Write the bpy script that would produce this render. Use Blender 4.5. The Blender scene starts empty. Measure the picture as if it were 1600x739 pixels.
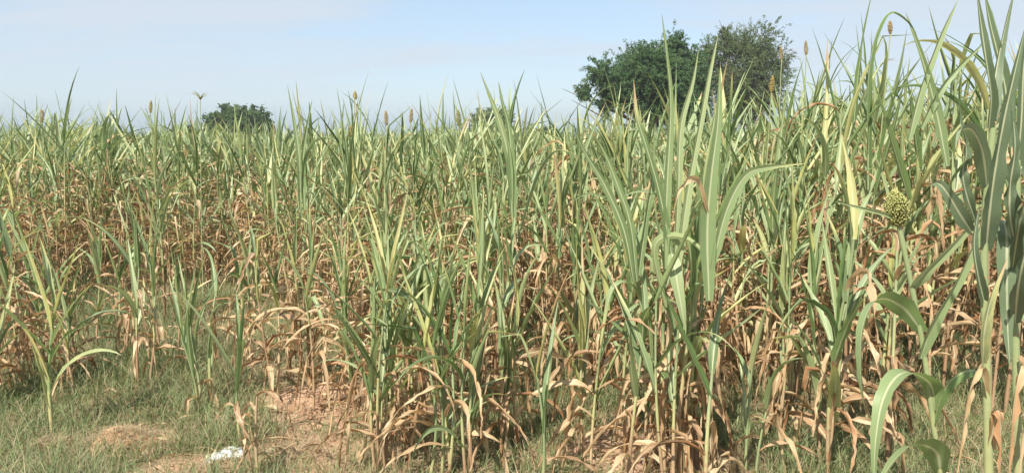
import bpy, math, random
import numpy as np
from mathutils import Vector

random.seed(7)
RG = np.random.default_rng(11)
R = math.radians
S = bpy.context.scene
COL = S.collection

# ------------------------------------------------------------------ camera
CAM_Z, PITCH, FPX = 1.6, math.atan(151.0 / 1209.0), 1209.0
cam_d = bpy.data.cameras.new("camera")
cam = bpy.data.objects.new("camera", cam_d)
COL.objects.link(cam)
cam.location = (0, 0, CAM_Z)
cam.rotation_euler = (R(90) - PITCH, 0, 0)
cam_d.sensor_width = 36.0
cam_d.lens = FPX / 1600.0 * 36.0
cam_d.clip_start, cam_d.clip_end = 0.05, 3000
S.camera = cam

# ------------------------------------------------------------------ light
SUN_EL, SUN_AZ = R(50), R(207)        # azimuth clockwise from +Y: behind the camera, to the left
EXPOSURE = 0.90
sd = Vector((math.sin(SUN_AZ) * math.cos(SUN_EL), math.cos(SUN_AZ) * math.cos(SUN_EL), math.sin(SUN_EL)))
sun_d = bpy.data.lights.new("sun", 'SUN')
sun = bpy.data.objects.new("sun", sun_d)
COL.objects.link(sun)
sun.location = sd * 50
sun.rotation_euler = sd.to_track_quat('Z', 'Y').to_euler()
sun_d.energy, sun_d.angle, sun_d.color = 5.0, R(0.6), (1.0, 0.93, 0.80)

W = bpy.data.worlds.new("World")
S.world = W
W.use_nodes = True
wn, wl = W.node_tree.nodes, W.node_tree.links
wn.clear()
def N(nt, t, **k):
    n = nt.nodes.new(t)
    for a, b in k.items():
        setattr(n, a, b)
    return n
sky = N(W.node_tree, 'ShaderNodeTexSky', sky_type='NISHITA', sun_disc=False, sun_elevation=SUN_EL, sun_rotation=SUN_AZ,
        air_density=1.0, dust_density=1.2, ozone_density=1.2)
bg = N(W.node_tree, 'ShaderNodeBackground')
bg.inputs[1].default_value = 0.118
wo = N(W.node_tree, 'ShaderNodeOutputWorld')
tc = N(W.node_tree, 'ShaderNodeTexCoord')
sep = N(W.node_tree, 'ShaderNodeSeparateXYZ')
wl.new(tc.outputs['Generated'], sep.inputs[0])
def wmath(op, a, b=None):
    m = N(W.node_tree, 'ShaderNodeMath', operation=op)
    for i, v in enumerate((a, b)):
        if v is None: continue
        if isinstance(v, (int, float)): m.inputs[i].default_value = v
        else: wl.new(v, m.inputs[i])
    return m.outputs[0]
den = wmath('ADD', wmath('MAXIMUM', sep.outputs[2], 0.0), 0.22)
cx = wmath('DIVIDE', sep.outputs[0], den)
cy = wmath('DIVIDE', sep.outputs[1], den)
cmb = N(W.node_tree, 'ShaderNodeCombineXYZ')
wl.new(wmath('MULTIPLY', cx, 0.42), cmb.inputs[0]); wl.new(wmath('MULTIPLY', cy, 1.25), cmb.inputs[1])
cmb.inputs[2].default_value = 9.3
n1 = N(W.node_tree, 'ShaderNodeTexNoise')
n1.inputs['Scale'].default_value = 1.7; n1.inputs['Detail'].default_value = 7; n1.inputs['Roughness'].default_value = 0.55
n1.inputs['Distortion'].default_value = 0.35
wl.new(cmb.outputs[0], n1.inputs['Vector'])
nsum = wmath('ADD', n1.outputs[0], wmath('MULTIPLY', wmath('ABSOLUTE', wmath('ADD', sep.outputs[0], .04)), .28))
mr = N(W.node_tree, 'ShaderNodeMapRange', interpolation_type='SMOOTHSTEP')
mr.inputs['From Min'].default_value = 0.47; mr.inputs['From Max'].default_value = 0.68
mr.inputs['To Min'].default_value = 0.0; mr.inputs['To Max'].default_value = 0.9
wl.new(nsum, mr.inputs['Value'])
ce = N(W.node_tree, 'ShaderNodeMapRange', interpolation_type='SMOOTHSTEP')      # the clouds thin out low down
ce.inputs['From Min'].default_value = .01; ce.inputs['From Max'].default_value = .13
ce.inputs['To Min'].default_value = .15; ce.inputs['To Max'].default_value = 1
wl.new(sep.outputs[2], ce.inputs['Value'])
mx = N(W.node_tree, 'ShaderNodeMix', data_type='RGBA')
hz = N(W.node_tree, 'ShaderNodeMapRange', interpolation_type='SMOOTHSTEP')      # haze thickens the sky towards the horizon
hz.inputs['From Min'].default_value = -.02; hz.inputs['From Max'].default_value = 0.16
hz.inputs['To Min'].default_value = 0.88; hz.inputs['To Max'].default_value = 0.0
wl.new(sep.outputs[2], hz.inputs['Value'])
wl.new(wmath('MAXIMUM', hz.outputs[0], .60), mx.inputs[0]); wl.new(sky.outputs[0], mx.inputs[6])
mx.inputs[7].default_value = (2.20, 2.80, 3.50, 1)
mc = N(W.node_tree, 'ShaderNodeMix', data_type='RGBA')                              # thin white cloud over it
wl.new(wmath('MULTIPLY', wmath('MULTIPLY', mr.outputs[0], .9), ce.outputs[0]), mc.inputs[0]); wl.new(mx.outputs[2], mc.inputs[6]); mc.inputs[7].default_value = (3.18, 3.48, 3.86, 1)
wl.new(mc.outputs[2], bg.inputs[0]); wl.new(bg.outputs[0], wo.inputs[0])

S.view_settings.view_transform = 'Standard'
S.view_settings.look = 'None'
S.view_settings.exposure = EXPOSURE
S.view_settings.gamma = 1
S.view_settings.use_curve_mapping = False
try:
    S.cycles.max_bounces = 7; S.cycles.transparent_max_bounces = 4
    S.cycles.diffuse_bounces = 4; S.cycles.glossy_bounces = 2; S.cycles.transmission_bounces = 4
    S.cycles.sample_clamp_indirect = 6.0
except Exception: pass

# ------------------------------------------------------------------ places: photo pixel (1600 wide) + distance -> a point in the world
def ray(px, py):
    x, y = (px - 800) / FPX, (369.5 - py) / FPX
    c, s = math.cos(PITCH), math.sin(PITCH)
    return x, c + y * s, y * c - s
def P(px, py, d):
    x, y, z = ray(px, py)
    k = d / y
    return np.array((x * k, d, CAM_Z + z * k))
def G(px, py):
    x, y, z = ray(px, py)
    k = -CAM_Z / z
    return np.array((x * k, y * k))
def px_of(x, y):
    return 800 + FPX * x / (y * math.cos(PITCH) + 0.0 + 1e-6) if y > .1 else 0

# ------------------------------------------------------------------ ground height
def zg(x, y):
    x = np.asarray(x, float); y = np.asarray(y, float)
    near = np.exp(-((x ** 2 + y ** 2) / 900.0))
    z = .018 * np.sin(1.7 * x + .6 * y + 1) + .014 * np.sin(-1.1 * x + 2.3 * y) + .007 * np.sin(5.1 * x + 3.3 * y + 2) + .006 * np.sin(-4.3 * x + 6.1 * y)
    return z * near

# ------------------------------------------------------------------ mesh collector
class MB:
    def __init__(s): s.v, s.f, s.a, s.uv, s.n = [], [], [], [], 0
    def grid(s, V, attr):
        """V (n, m, 3) a strip of n rings by m columns; attr (n, m, 4)"""
        n, m = V.shape[:2]
        i = np.arange(n - 1)[:, None] * m + np.arange(m - 1)[None, :] + s.n
        q = np.stack([i, i + 1, i + m + 1, i + m], -1).reshape(-1, 4)
        s.v.append(V.reshape(-1, 3)); s.a.append(attr.reshape(-1, 4)); s.f.append(q); s.n += n * m
    def raw(s, V, Q, A):
        s.v.append(V); s.f.append(Q + s.n); s.a.append(A); s.n += len(V)
    def build(s, name, mat, parent=None, smooth=True):
        v = np.concatenate(s.v).astype(np.float32); a = np.concatenate(s.a).astype(np.float32)
        f = np.concatenate(s.f).astype(np.int32)
        me = bpy.data.meshes.new(name)
        me.vertices.add(len(v)); me.vertices.foreach_set('co', v.ravel())
        k = f.shape[1]
        me.loops.add(f.size); me.loops.foreach_set('vertex_index', f.ravel())
        me.polygons.add(len(f)); me.polygons.foreach_set('loop_start', np.arange(0, f.size, k, dtype=np.int32))
        me.polygons.foreach_set('loop_total', np.full(len(f), k, np.int32))
        at = me.attributes.new('lf', 'FLOAT_COLOR', 'POINT'); at.data.foreach_set('color', a.ravel())
        me.update(calc_edges=True)
        if smooth: me.polygons.foreach_set('use_smooth', np.ones(len(f), bool))
        me.materials.append(mat)
        o = bpy.data.objects.new(name, me); COL.objects.link(o)
        if parent: o.parent = parent
        return o
def empty(name, loc, label, cat, group=None):
    o = bpy.data.objects.new(name, None); COL.objects.link(o)
    o.location = loc; o.empty_display_size = .1
    return tag(o, label, cat, group)
def tag(o, label=None, cat=None, group=None, kind=None):
    if label: o['label'] = label
    if cat: o['category'] = cat
    if group: o['group'] = group
    if kind: o['kind'] = kind
    return o
def nrm(v): return v / (np.linalg.norm(v, axis=-1, keepdims=True) + 1e-9)
def spline(pts, n):
    """Catmull-Rom through the control points, n samples"""
    p = np.array(pts, float); m = len(p)
    p = np.vstack([2 * p[0] - p[1], p, 2 * p[-1] - p[-2]])
    t = np.linspace(0, m - 1 - 1e-6, n); k = t.astype(int); f = (t - k)[:, None]
    a, b, c, d = p[k], p[k + 1], p[k + 2], p[k + 3]
    return .5 * (2 * b + (c - a) * f + (2 * a - 5 * b + 4 * c - d) * f ** 2 + (3 * b - a - 3 * c + d) * f ** 3)

def tube(mb, pts, rad, sides=6, attr=(0, 0, 0, 0)):
    pts = np.asarray(pts, float); n = len(pts)
    rad = np.broadcast_to(rad, n).astype(float)
    T = nrm(np.gradient(pts, axis=0))
    ref = np.where(np.abs(T[:, 2:3]) > .9, np.array([[1., .13, 0]]), np.array([[0, 0, 1.]]))
    ref = np.broadcast_to(ref[0], (n, 3))
    A = nrm(np.cross(T, ref)); B = np.cross(T, A)
    th = np.linspace(0, 2 * math.pi, sides + 1)
    V = pts[:, None] + rad[:, None, None] * (np.cos(th)[None, :, None] * A[:, None] + np.sin(th)[None, :, None] * B[:, None])
    at = np.zeros((n, sides + 1, 4)); at[...] = attr if np.ndim(attr) == 1 else np.asarray(attr)[:, None, :]
    mb.grid(V, at)

# ------------------------------------------------------------------ leaves
def blade(mb, C, side, width, dry, rnd, fold=.35, twist=0., cols=5, wave=.0, tipdry=0., wave_n=5., prof='leaf', crump=0., rng=RG):
    """C centreline (n,3); side a vector across the leaf at its base"""
    n = len(C); T = nrm(np.gradient(C, axis=0))
    Sv = np.zeros_like(C); s = np.array(side, float)
    for i in range(n):                                    # carry the side vector along the curve
        s = s - T[i] * np.dot(s, T[i]); s = s / (np.linalg.norm(s) + 1e-9); Sv[i] = s
    Nv = np.cross(T, Sv)
    v = np.linspace(0, 1, n)
    tw = np.broadcast_to(twist, n) * v if np.ndim(twist) == 0 else twist
    ct, st = np.cos(tw)[:, None], np.sin(tw)[:, None]
    Sv, Nv = Sv * ct + Nv * st, Nv * ct - Sv * st
    if prof == 'leaf':
        w = np.minimum(1, .42 + v * 3.2) * np.clip(1 - v ** 1.7, 0, 1) ** .9
    else:
        w = np.minimum(1, .5 + v * 2.) * np.clip(1 - v ** 1.25, 0, 1)
    w = w * width * .5 * (1 + rng.normal(0, .05, n)) + .0006
    u = np.linspace(-1, 1, cols)
    f = fold * (1 + .25 * np.sin(v * 7 + rnd * 40)) if crump == 0 else fold + crump * np.sin(v * 11 + rnd * 30) * .6
    cf, sf = np.cos(f)[:, None, None], np.sin(f)[:, None, None]
    uu = u[None, :, None]; ww = w[:, None, None]
    V = C[:, None] + Sv[:, None] * uu * ww * cf + Nv[:, None] * np.abs(uu) * ww * sf
    if wave:
        ph = rnd * 20
        env = np.sin(np.clip(v * 1.15, 0, 1) * math.pi)[:, None]
        wv = env * np.abs(u)[None] ** 1.5 * wave * np.sin(wave_n * 2 * math.pi * v[:, None] + ph + np.sign(u)[None] * 1.1)
        V = V + Nv[:, None] * wv[..., None]
    if crump:
        V = V + rng.normal(0, crump * width * .09, V.shape) * np.minimum(1, v * 4)[:, None, None]
    A = np.zeros((n, cols, 4))
    dv = np.broadcast_to(dry, n) + tipdry * np.clip((v - .55) / .45, 0, 1) ** 1.5
    A[..., 0] = dv[:, None] + .10 * np.abs(u)[None] ** 2 * (tipdry > 0)
    A[..., 1] = (u * .5 + .5)[None]
    A[..., 2] = rnd
    A[..., 3] = v[:, None]
    mb.grid(V, np.clip(A, 0, 1))

def arc(p0, az, th0, th1, L, n=12, power=1.5, drift=0., kink=None, kang=1.2):
    """a leaf's centreline: leaves p0 at th0 from the vertical and bends to th1"""
    s = (np.arange(n - 1) + .5) / (n - 1)
    th = th0 + (th1 - th0) * s ** power
    if kink is not None: th = np.where(s > kink, np.minimum(th + kang, 2.95), th)
    a = az + drift * s
    d = np.stack([np.sin(th) * np.cos(a), np.sin(th) * np.sin(a), np.cos(th)], -1) * (L / (n - 1))
    return np.vstack([p0, p0 + np.cumsum(d, 0)])

# ------------------------------------------------------------------ materials
def new_mat(name):
    m = bpy.data.materials.new(name); m.use_nodes = True
    m.node_tree.nodes.clear(); return m, m.node_tree, m.node_tree.links
def ramp(nt, stops, fac, interp='LINEAR'):
    r = N(nt, 'ShaderNodeValToRGB'); r.color_ramp.interpolation = interp
    e = r.color_ramp.elements
    while len(e) < len(stops): e.new(.5)
    for x, (p, c) in zip(e, stops): x.position = p; x.color = (*c, 1)
    nt.links.new(fac, r.inputs[0]); return r.outputs[0]
def mth(nt, op, *vs, clamp=False):
    m = N(nt, 'ShaderNodeMath', operation=op); m.use_clamp = clamp
    for i, v in enumerate(vs):
        if isinstance(v, (int, float)): m.inputs[i].default_value = v
        else: nt.links.new(v, m.inputs[i])
    return m.outputs[0]
def mixc(nt, f, a, b, mode='MIX'):
    m = N(nt, 'ShaderNodeMix', data_type='RGBA', blend_type=mode)
    for i, v in ((0, f), (6, a), (7, b)):
        if isinstance(v, (int, float)): m.inputs[i].default_value = v
        elif isinstance(v, tuple): m.inputs[i].default_value = (*v, 1)
        else: nt.links.new(v, m.inputs[i])
    return m.outputs[2]
def noise(nt, vec, scale, detail=3, rough=.55):
    n = N(nt, 'ShaderNodeTexNoise'); n.inputs['Scale'].default_value = scale
    n.inputs['Detail'].default_value = detail; n.inputs['Roughness'].default_value = rough
    if vec is not None: nt.links.new(vec, n.inputs['Vector'])
    return n.outputs[0]
def foliage_mat(name, greens, yel, tans, transl=.32, midrib=.8, rough=.5):
    m, nt, L = new_mat(name)
    at = N(nt, 'ShaderNodeAttribute', attribute_name='lf')
    sp = N(nt, 'ShaderNodeSeparateColor'); L.new(at.outputs['Color'], sp.inputs[0])
    dry, u, rnd, v = sp.outputs[0], sp.outputs[1], sp.outputs[2], at.outputs['Alpha']
    vec = N(nt, 'ShaderNodeCombineXYZ')
    L.new(mth(nt, 'MULTIPLY', u, 2.0), vec.inputs[0]); L.new(mth(nt, 'MULTIPLY', v, 5.0), vec.inputs[1]); L.new(mth(nt, 'MULTIPLY', rnd, 97.0), vec.inputs[2])
    nz = noise(nt, vec.outputs[0], 1.6, 4, .6)
    vec2 = N(nt, 'ShaderNodeCombineXYZ')
    L.new(mth(nt, 'MULTIPLY', u, 26.0), vec2.inputs[0]); L.new(mth(nt, 'MULTIPLY', v, 3.0), vec2.inputs[1]); L.new(mth(nt, 'MULTIPLY', rnd, 31.0), vec2.inputs[2])
    veins = noise(nt, vec2.outputs[0], 1.0, 3, .6)
    dd = mth(nt, 'ADD', dry, mth(nt, 'MULTIPLY', mth(nt, 'SUBTRACT', nz, .5), .38), clamp=True)
    g = ramp(nt, [(0, greens[0]), (.5, greens[1]), (1, greens[2])], rnd)
    t = ramp(nt, [(0, tans[0]), (.35, tans[1]), (.7, tans[2]), (1, tans[3])], mth(nt, 'ADD', mth(nt, 'MULTIPLY', rnd, .75), mth(nt, 'MULTIPLY', nz, .35), clamp=True))
    f1 = N(nt, 'ShaderNodeMapRange', interpolation_type='SMOOTHSTEP'); f1.inputs[1].default_value = .15; f1.inputs[2].default_value = .48; L.new(dd, f1.inputs[0])
    f2 = N(nt, 'ShaderNodeMapRange', interpolation_type='SMOOTHSTEP'); f2.inputs[1].default_value = .42; f2.inputs[2].default_value = .66; L.new(dd, f2.inputs[0])
    c = mixc(nt, f1.outputs[0], g, yel)
    c = mixc(nt, f2.outputs[0], c, t)
    spv = N(nt, 'ShaderNodeCombineXYZ')
    L.new(mth(nt, 'MULTIPLY', u, 7.0), spv.inputs[0]); L.new(mth(nt, 'MULTIPLY', v, 38.0), spv.inputs[1]); L.new(mth(nt, 'MULTIPLY', rnd, 57.0), spv.inputs[2])
    spt = N(nt, 'ShaderNodeMapRange'); spt.inputs[1].default_value = .66; spt.inputs[2].default_value = .74; spt.inputs[4].default_value = .75; L.new(noise(nt, spv.outputs[0], 1.0, 2, .6), spt.inputs[0])
    c = mixc(nt, spt.outputs[0], c, (.36, .24, .12))
    br = mth(nt, 'MULTIPLY_ADD', veins, .5, .75)
    c = mixc(nt, 1.0, c, br, 'MULTIPLY') if False else mixc(nt, mth(nt, 'MULTIPLY', mth(nt, 'SUBTRACT', 1.0, veins), .35), c, mixc(nt, .6, c, (0.02, 0.025, 0.01)))
    if midrib:
        ab = mth(nt, 'ABSOLUTE', mth(nt, 'SUBTRACT', u, .5))
        mr_ = N(nt, 'ShaderNodeMapRange'); mr_.inputs[1].default_value = .03; mr_.inputs[2].default_value = .085; mr_.inputs[3].default_value = midrib; mr_.inputs[4].default_value = 0
        L.new(ab, mr_.inputs[0])
        c = mixc(nt, mr_.outputs[0], c, (.56, .57, .38))
    geo = N(nt, 'ShaderNodeNewGeometry')
    c = mixc(nt, mth(nt, 'MULTIPLY', geo.outputs['Backfacing'], .18), c, (.36, .40, .30))
    b = N(nt, 'ShaderNodeBump'); b.inputs['Strength'].default_value = .35; b.inputs['Distance'].default_value = .002; L.new(veins, b.inputs['Height'])
    p = N(nt, 'ShaderNodeBsdfPrincipled'); p.inputs['Roughness'].default_value = rough; p.inputs['Specular IOR Level'].default_value = .38
    L.new(c, p.inputs['Base Color']); L.new(b.outputs[0], p.inputs['Normal'])
    tr = N(nt, 'ShaderNodeBsdfTranslucent'); L.new(mixc(nt, .35, c, mixc(nt, 1.0, c, (1.25, 1.2, .55), 'MULTIPLY')), tr.inputs[0])
    ms = N(nt, 'ShaderNodeMixShader'); ms.inputs[0].default_value = transl
    L.new(p.outputs[0], ms.inputs[1]); L.new(tr.outputs[0], ms.inputs[2])
    o = N(nt, 'ShaderNodeOutputMaterial'); L.new(ms.outputs[0], o.inputs[0])
    return m
TANS = [(.72, .56, .35), (.62, .42, .245), (.47, .26, .135), (.22, .10, .05)]
M_LEAF = foliage_mat('sorghum leaf', [(.100, .180, .060), (.205, .305, .115), (.39, .47, .235)], (.56, .55, .22), TANS, transl=.34, rough=.42)
M_LEAF_DEEP = foliage_mat('deep green sorghum leaf', [(.050, .100, .045), (.095, .160, .075), (.24, .32, .19)], (.46, .46, .18), TANS, transl=.26, rough=.42)
M_STALK = foliage_mat('sorghum stalk', [(.20, .27, .12), (.26, .32, .16), (.30, .36, .20)], (.42, .42, .20), [(.50, .38, .22), (.44, .31, .19), (.36, .23, .14), (.26, .15, .09)], transl=.05, midrib=0)
M_GRASS = foliage_mat('grass', [(.060, .120, .028), (.125, .200, .050), (.24, .29, .10)], (.40, .35, .18), [(.54, .42, .27), (.50, .37, .22), (.40, .28, .17), (.25, .16, .09)], transl=.30, midrib=0)
def crown_mat(name, a, b, c_):
    m, nt, L = new_mat(name)
    at = N(nt, 'ShaderNodeAttribute', attribute_name='lf')
    sp = N(nt, 'ShaderNodeSeparateColor'); L.new(at.outputs['Color'], sp.inputs[0])
    c = ramp(nt, [(0, a), (.5, b), (1, c_)], sp.outputs[2])
    p = N(nt, 'ShaderNodeBsdfDiffuse'); L.new(c, p.inputs[0])
    tr = N(nt, 'ShaderNodeBsdfTranslucent'); L.new(c, tr.inputs[0])
    ms = N(nt, 'ShaderNodeMixShader'); ms.inputs[0].default_value = .3
    L.new(p.outputs[0], ms.inputs[1]); L.new(tr.outputs[0], ms.inputs[2])
    o = N(nt, 'ShaderNodeOutputMaterial'); L.new(ms.outputs[0], o.inputs[0]); return m
def simple_mat(name, c1, c2, scale=8, rough=.8, bump=.3, spec=.3, dist=.01):
    m, nt, L = new_mat(name)
    tcx = N(nt, 'ShaderNodeTexCoord')
    nz = noise(nt, tcx.outputs['Object'], scale, 5, .6)
    c = ramp(nt, [(.3, c1), (.7, c2)], nz)
    p = N(nt, 'ShaderNodeBsdfPrincipled'); p.inputs['Roughness'].default_value = rough; p.inputs['Specular IOR Level'].default_value = spec
    L.new(c, p.inputs['Base Color'])
    b = N(nt, 'ShaderNodeBump'); b.inputs['Strength'].default_value = bump; b.inputs['Distance'].default_value = dist
    L.new(nz, b.inputs['Height']); L.new(b.outputs[0], p.inputs['Normal'])
    o = N(nt, 'ShaderNodeOutputMaterial'); L.new(p.outputs[0], o.inputs[0]); return m
M_BARK = simple_mat('bark', (.07, .05, .035), (.16, .12, .09), 6, .9, .6)
M_WHITE = simple_mat('white plastic', (.22, .25, .24), (.60, .60, .61), 30, .35, .3, .5)
M_PALE = simple_mat('pale plastic', (.36, .38, .22), (.52, .52, .38), 25, .4, .3, .5)
M_DARK = simple_mat('dark plastic', (.05, .055, .06), (.13, .14, .15), 30, .45, .3, .5)
M_HEAD = simple_mat('ripening grain', (.20, .22, .07), (.34, .34, .13), 60, .6, .2)
M_HEADB = simple_mat('brown grain', (.22, .15, .07), (.42, .31, .16), 60, .7, .2)
M_HEADY = simple_mat('yellow grain', (.30, .21, .06), (.42, .33, .12), 60, .7, .2)
M_RED = simple_mat('red grain', (.30, .03, .03), (.50, .07, .06), 60, .5, .2)

# ------------------------------------------------------------------ ground
BARE = [(*G(515, 632), .42, .42), (*G(450, 712), .30, .34), (*G(990, 705), .45, .40), (*G(350, 730), .45, .22), (*G(1130, 725), .3, .2),
        (*G(85, 692), .15, .10), (*G(190, 684), .25, .16), (*G(640, 655), .25, .2)]
def bare(x, y):
    x = np.asarray(x); y = np.asarray(y); b = np.zeros(x.shape)
    for bx, by, rx, ry in BARE:
        wob = 1 + .22 * np.sin(7 * x + 3 * y) + .16 * np.sin(13 * y - 5 * x)
        d = np.sqrt(((x - bx) / rx) ** 2 + ((y - by) / ry) ** 2) * wob
        b = np.maximum(b, np.clip((1.15 - d) / .4, 0, 1))
    return b
def graded(lo, hi, fine_lo, fine_hi, nf, nc):
    a = fine_lo - (np.geomspace(1, 1 + (fine_lo - lo), nc) - 1)[::-1]
    c = fine_hi + (np.geomspace(1, 1 + (hi - fine_hi), nc) - 1)
    return np.concatenate([a[:-1], np.linspace(fine_lo, fine_hi, nf), c[1:]])
gx = graded(-900, 900, -7, 7, 280, 34); gy = graded(-60, 1400, 1.5, 13, 260, 34)
X, Y = np.meshgrid(gx, gy)
Z = zg(X, Y)
bb = bare(X, Y)
Z = Z + RG.normal(0, .003, Z.shape) * ((Y > 1.5) & (Y < 13) & (np.abs(X) < 7)) - .012 * bb
g = MB(); A = np.zeros(X.shape + (4,)); A[..., 0] = bb
g.grid(np.stack([X, Y, Z], -1), A)
m, nt, L = new_mat('soil')
tcx = N(nt, 'ShaderNodeTexCoord'); ob = tcx.outputs['Object']
at = N(nt, 'ShaderNodeAttribute', attribute_name='lf'); sp = N(nt, 'ShaderNodeSeparateColor'); L.new(at.outputs['Color'], sp.inputs[0])
soil = ramp(nt, [(.3, (.38, .22, .145)), (.52, (.50, .32, .225)), (.72, (.60, .42, .31))], noise(nt, ob, 5.5, 8, .65))
litter = ramp(nt, [(.35, (.10, .09, .05)), (.5, (.20, .15, .09)), (.66, (.33, .24, .15))], noise(nt, ob, 26, 6, .7))
fac = mth(nt, 'ADD', mth(nt, 'MULTIPLY', sp.outputs[0], 1.3), mth(nt, 'MULTIPLY', mth(nt, 'SUBTRACT', noise(nt, ob, 9, 5, .6), .45), 1.1), clamp=True)
c = mixc(nt, fac, litter, soil)
pp = N(nt, 'ShaderNodeBsdfPrincipled'); pp.inputs['Roughness'].default_value = .95; pp.inputs['Specular IOR Level'].default_value = .1
L.new(c, pp.inputs['Base Color'])
b1 = N(nt, 'ShaderNodeBump'); b1.inputs['Strength'].default_value = .9; b1.inputs['Distance'].default_value = .02
hsum = mth(nt, 'ADD', noise(nt, ob, 22, 8, .7), mth(nt, 'MULTIPLY', noise(nt, ob, 5, 3, .5), 1.5))
L.new(hsum, b1.inputs['Height']); L.new(b1.outputs[0], pp.inputs['Normal'])
oo = N(nt, 'ShaderNodeOutputMaterial'); L.new(pp.outputs[0], oo.inputs[0])
tag(g.build('ground', m), kind='structure')

# ------------------------------------------------------------------ grass, clods and straw
def strips(mb, x, y, z, az, lean, curve, Lh, w, dry, rnd, segs=3):
    """many small tapering blades at once"""
    n = len(x); k = segs + 1
    s = np.linspace(0, 1, k)[None]
    th = lean[:, None] + curve[:, None] * s
    dl = Lh[:, None] / segs
    r = np.concatenate([np.zeros((n, 1)), np.cumsum(np.sin(th[:, :-1]) * dl, 1)], 1)
    h = np.concatenate([np.zeros((n, 1)), np.cumsum(np.cos(th[:, :-1]) * dl, 1)], 1)
    ca, sa = np.cos(az)[:, None], np.sin(az)[:, None]
    C = np.stack([x[:, None] + r * ca, y[:, None] + r * sa, z[:, None] + np.maximum(h, .002)], -1)
    a2 = az + RG.uniform(-.9, .9, n) + math.pi / 2
    sv = np.stack([np.cos(a2), np.sin(a2), RG.uniform(-.3, .3, n)], -1)[:, None]
    ww = (w[:, None] * (1 - s ** 1.6 * .92) * .5)[..., None]
    V = np.stack([C - sv * ww, C + sv * ww], 2).reshape(-1, 3)
    base = (np.arange(n) * k * 2)[:, None, None]
    j = (np.arange(segs) * 2)[None, :, None]
    Q = (base + j + np.array([0, 1, 3, 2])[None, None]).reshape(-1, 4)
    A = np.zeros((n, k, 2, 4)); A[..., 0] = dry[:, None, None]; A[..., 1] = np.array([.1, .9]); A[..., 2] = rnd[:, None, None]; A[..., 3] = s[..., None]
    mb.raw(V, Q, A.reshape(-1, 4))
def scatter(dens, d0, d1, half=.78):
    n = int(dens * half * (d1 ** 2 - d0 ** 2))
    y = np.sqrt(RG.uniform(d0 ** 2, d1 ** 2, n)); x = RG.uniform(-half, half, n) * y
    return x, y
def fnoise(x, y, k=1.):
    return (np.sin(2.1 * k * x + 1.3 * k * y + .5) + np.sin(-1.7 * k * x + 2.6 * k * y + 2) + .7 * np.sin(4.9 * k * x + 3.7 * k * y) + .7 * np.sin(5.3 * k * y - 4.1 * k * x + 1)) / 3.4
mb = MB()
for dens, d0, d1 in ((7500, 2.6, 5.2), (5000, 5.2, 7.5), (2800, 7.5, 10.5), (600, 10.5, 15)):
    x, y = scatter(dens, d0, d1)
    f = fnoise(x, y)
    keep = RG.random(len(x)) < np.clip(.72 + .45 * f, .16, 1) * (1 - .93 * bare(x, y)) 
    x, y, f = x[keep], y[keep], f[keep]; n = len(x)
    # gather blades into tufts
    tx, ty = np.round(x / .07 + RG.normal(0, .25, n)) * .07, np.round(y / .07 + RG.normal(0, .25, n)) * .07
    x = x * .5 + tx * .5; y = y * .5 + ty * .5
    Lh = RG.gamma(4, .021, n) * np.clip(1 + .9 * f, .35, 2) + .025
    Lh *= 1 + .25 * (y > 6)
    dry = np.where(RG.random(n) < .20 + .20 * fnoise(x + 3, y, .8), RG.uniform(.6, 1, n), RG.uniform(0, .28, n))
    strips(mb, x, y, zg(x, y), RG.uniform(0, 6.283, n), RG.uniform(.05, 1.1, n), RG.uniform(.1, 2.1, n), Lh,
           RG.uniform(.0018, .0040, n) * (1 + .06 * y), dry, RG.random(n))
tag(mb.build('grass', M_GRASS), 'short tangled green and straw coloured grass covering the soil between the crop plants', 'grass', kind='stuff')
mb = MB()
x, y = scatter(420, 2.6, 10); n = len(x)
nb = 5200
bi = RG.integers(0, len(BARE), nb); B_ = np.array(BARE)[bi]
xb = B_[:, 0] + RG.normal(0, .55, nb) * B_[:, 2]; yb = B_[:, 1] + RG.normal(0, .55, nb) * B_[:, 3]
x = np.concatenate([x, xb]); y = np.concatenate([y, yb]); n = len(x)
strips(mb, x, y, zg(x, y) + .004 + RG.random(n) * .02, RG.uniform(0, 6.283, n), RG.uniform(1.25, 1.6, n), RG.uniform(-.1, .25, n), RG.uniform(.03, .16, n),
       RG.uniform(.002, .006, n), RG.uniform(.7, 1, n), RG.random(n))
tag(mb.build('straw', M_GRASS), 'loose dry straw and broken stems lying on the soil', 'straw', kind='stuff')
# fallen leaves on the soil
mb = MB(); rf = np.random.default_rng(21)
for i in range(230):
    yy = math.sqrt(rf.uniform(9, 64)); xx = rf.uniform(-.7, .7) * yy
    if i < 50: q_ = BARE[i % 4]; xx, yy = q_[0] + rf.normal(0, .6) * q_[2], q_[1] + rf.normal(0, .6) * q_[3]
    a = rf.uniform(0, 6.28); L0 = rf.uniform(.08, .35); k = 9
    t = np.linspace(0, 1, k); aa = a + t * rf.normal(0, .8)
    C = np.stack([xx + np.cumsum(np.cos(aa)) * L0 / k, yy + np.cumsum(np.sin(aa)) * L0 / k, np.zeros(k)], -1)
    C[:, 2] = zg(C[:, 0], C[:, 1]) + .012 + .025 * np.abs(np.sin(t * rf.uniform(2, 6) + rf.uniform(0, 3)))
    blade(mb, C, (-math.sin(a), math.cos(a), 0), rf.uniform(.012, .035), rf.uniform(.75, 1), rf.random(), rf.uniform(.2, 1), rf.normal(0, 1.2), 5, .003, crump=.6, prof='x', rng=rf)
tag(mb.build('fallen_leaves', M_LEAF), 'fallen dry sorghum leaves lying on soil and grass', 'fallen leaves', kind='stuff')
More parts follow.
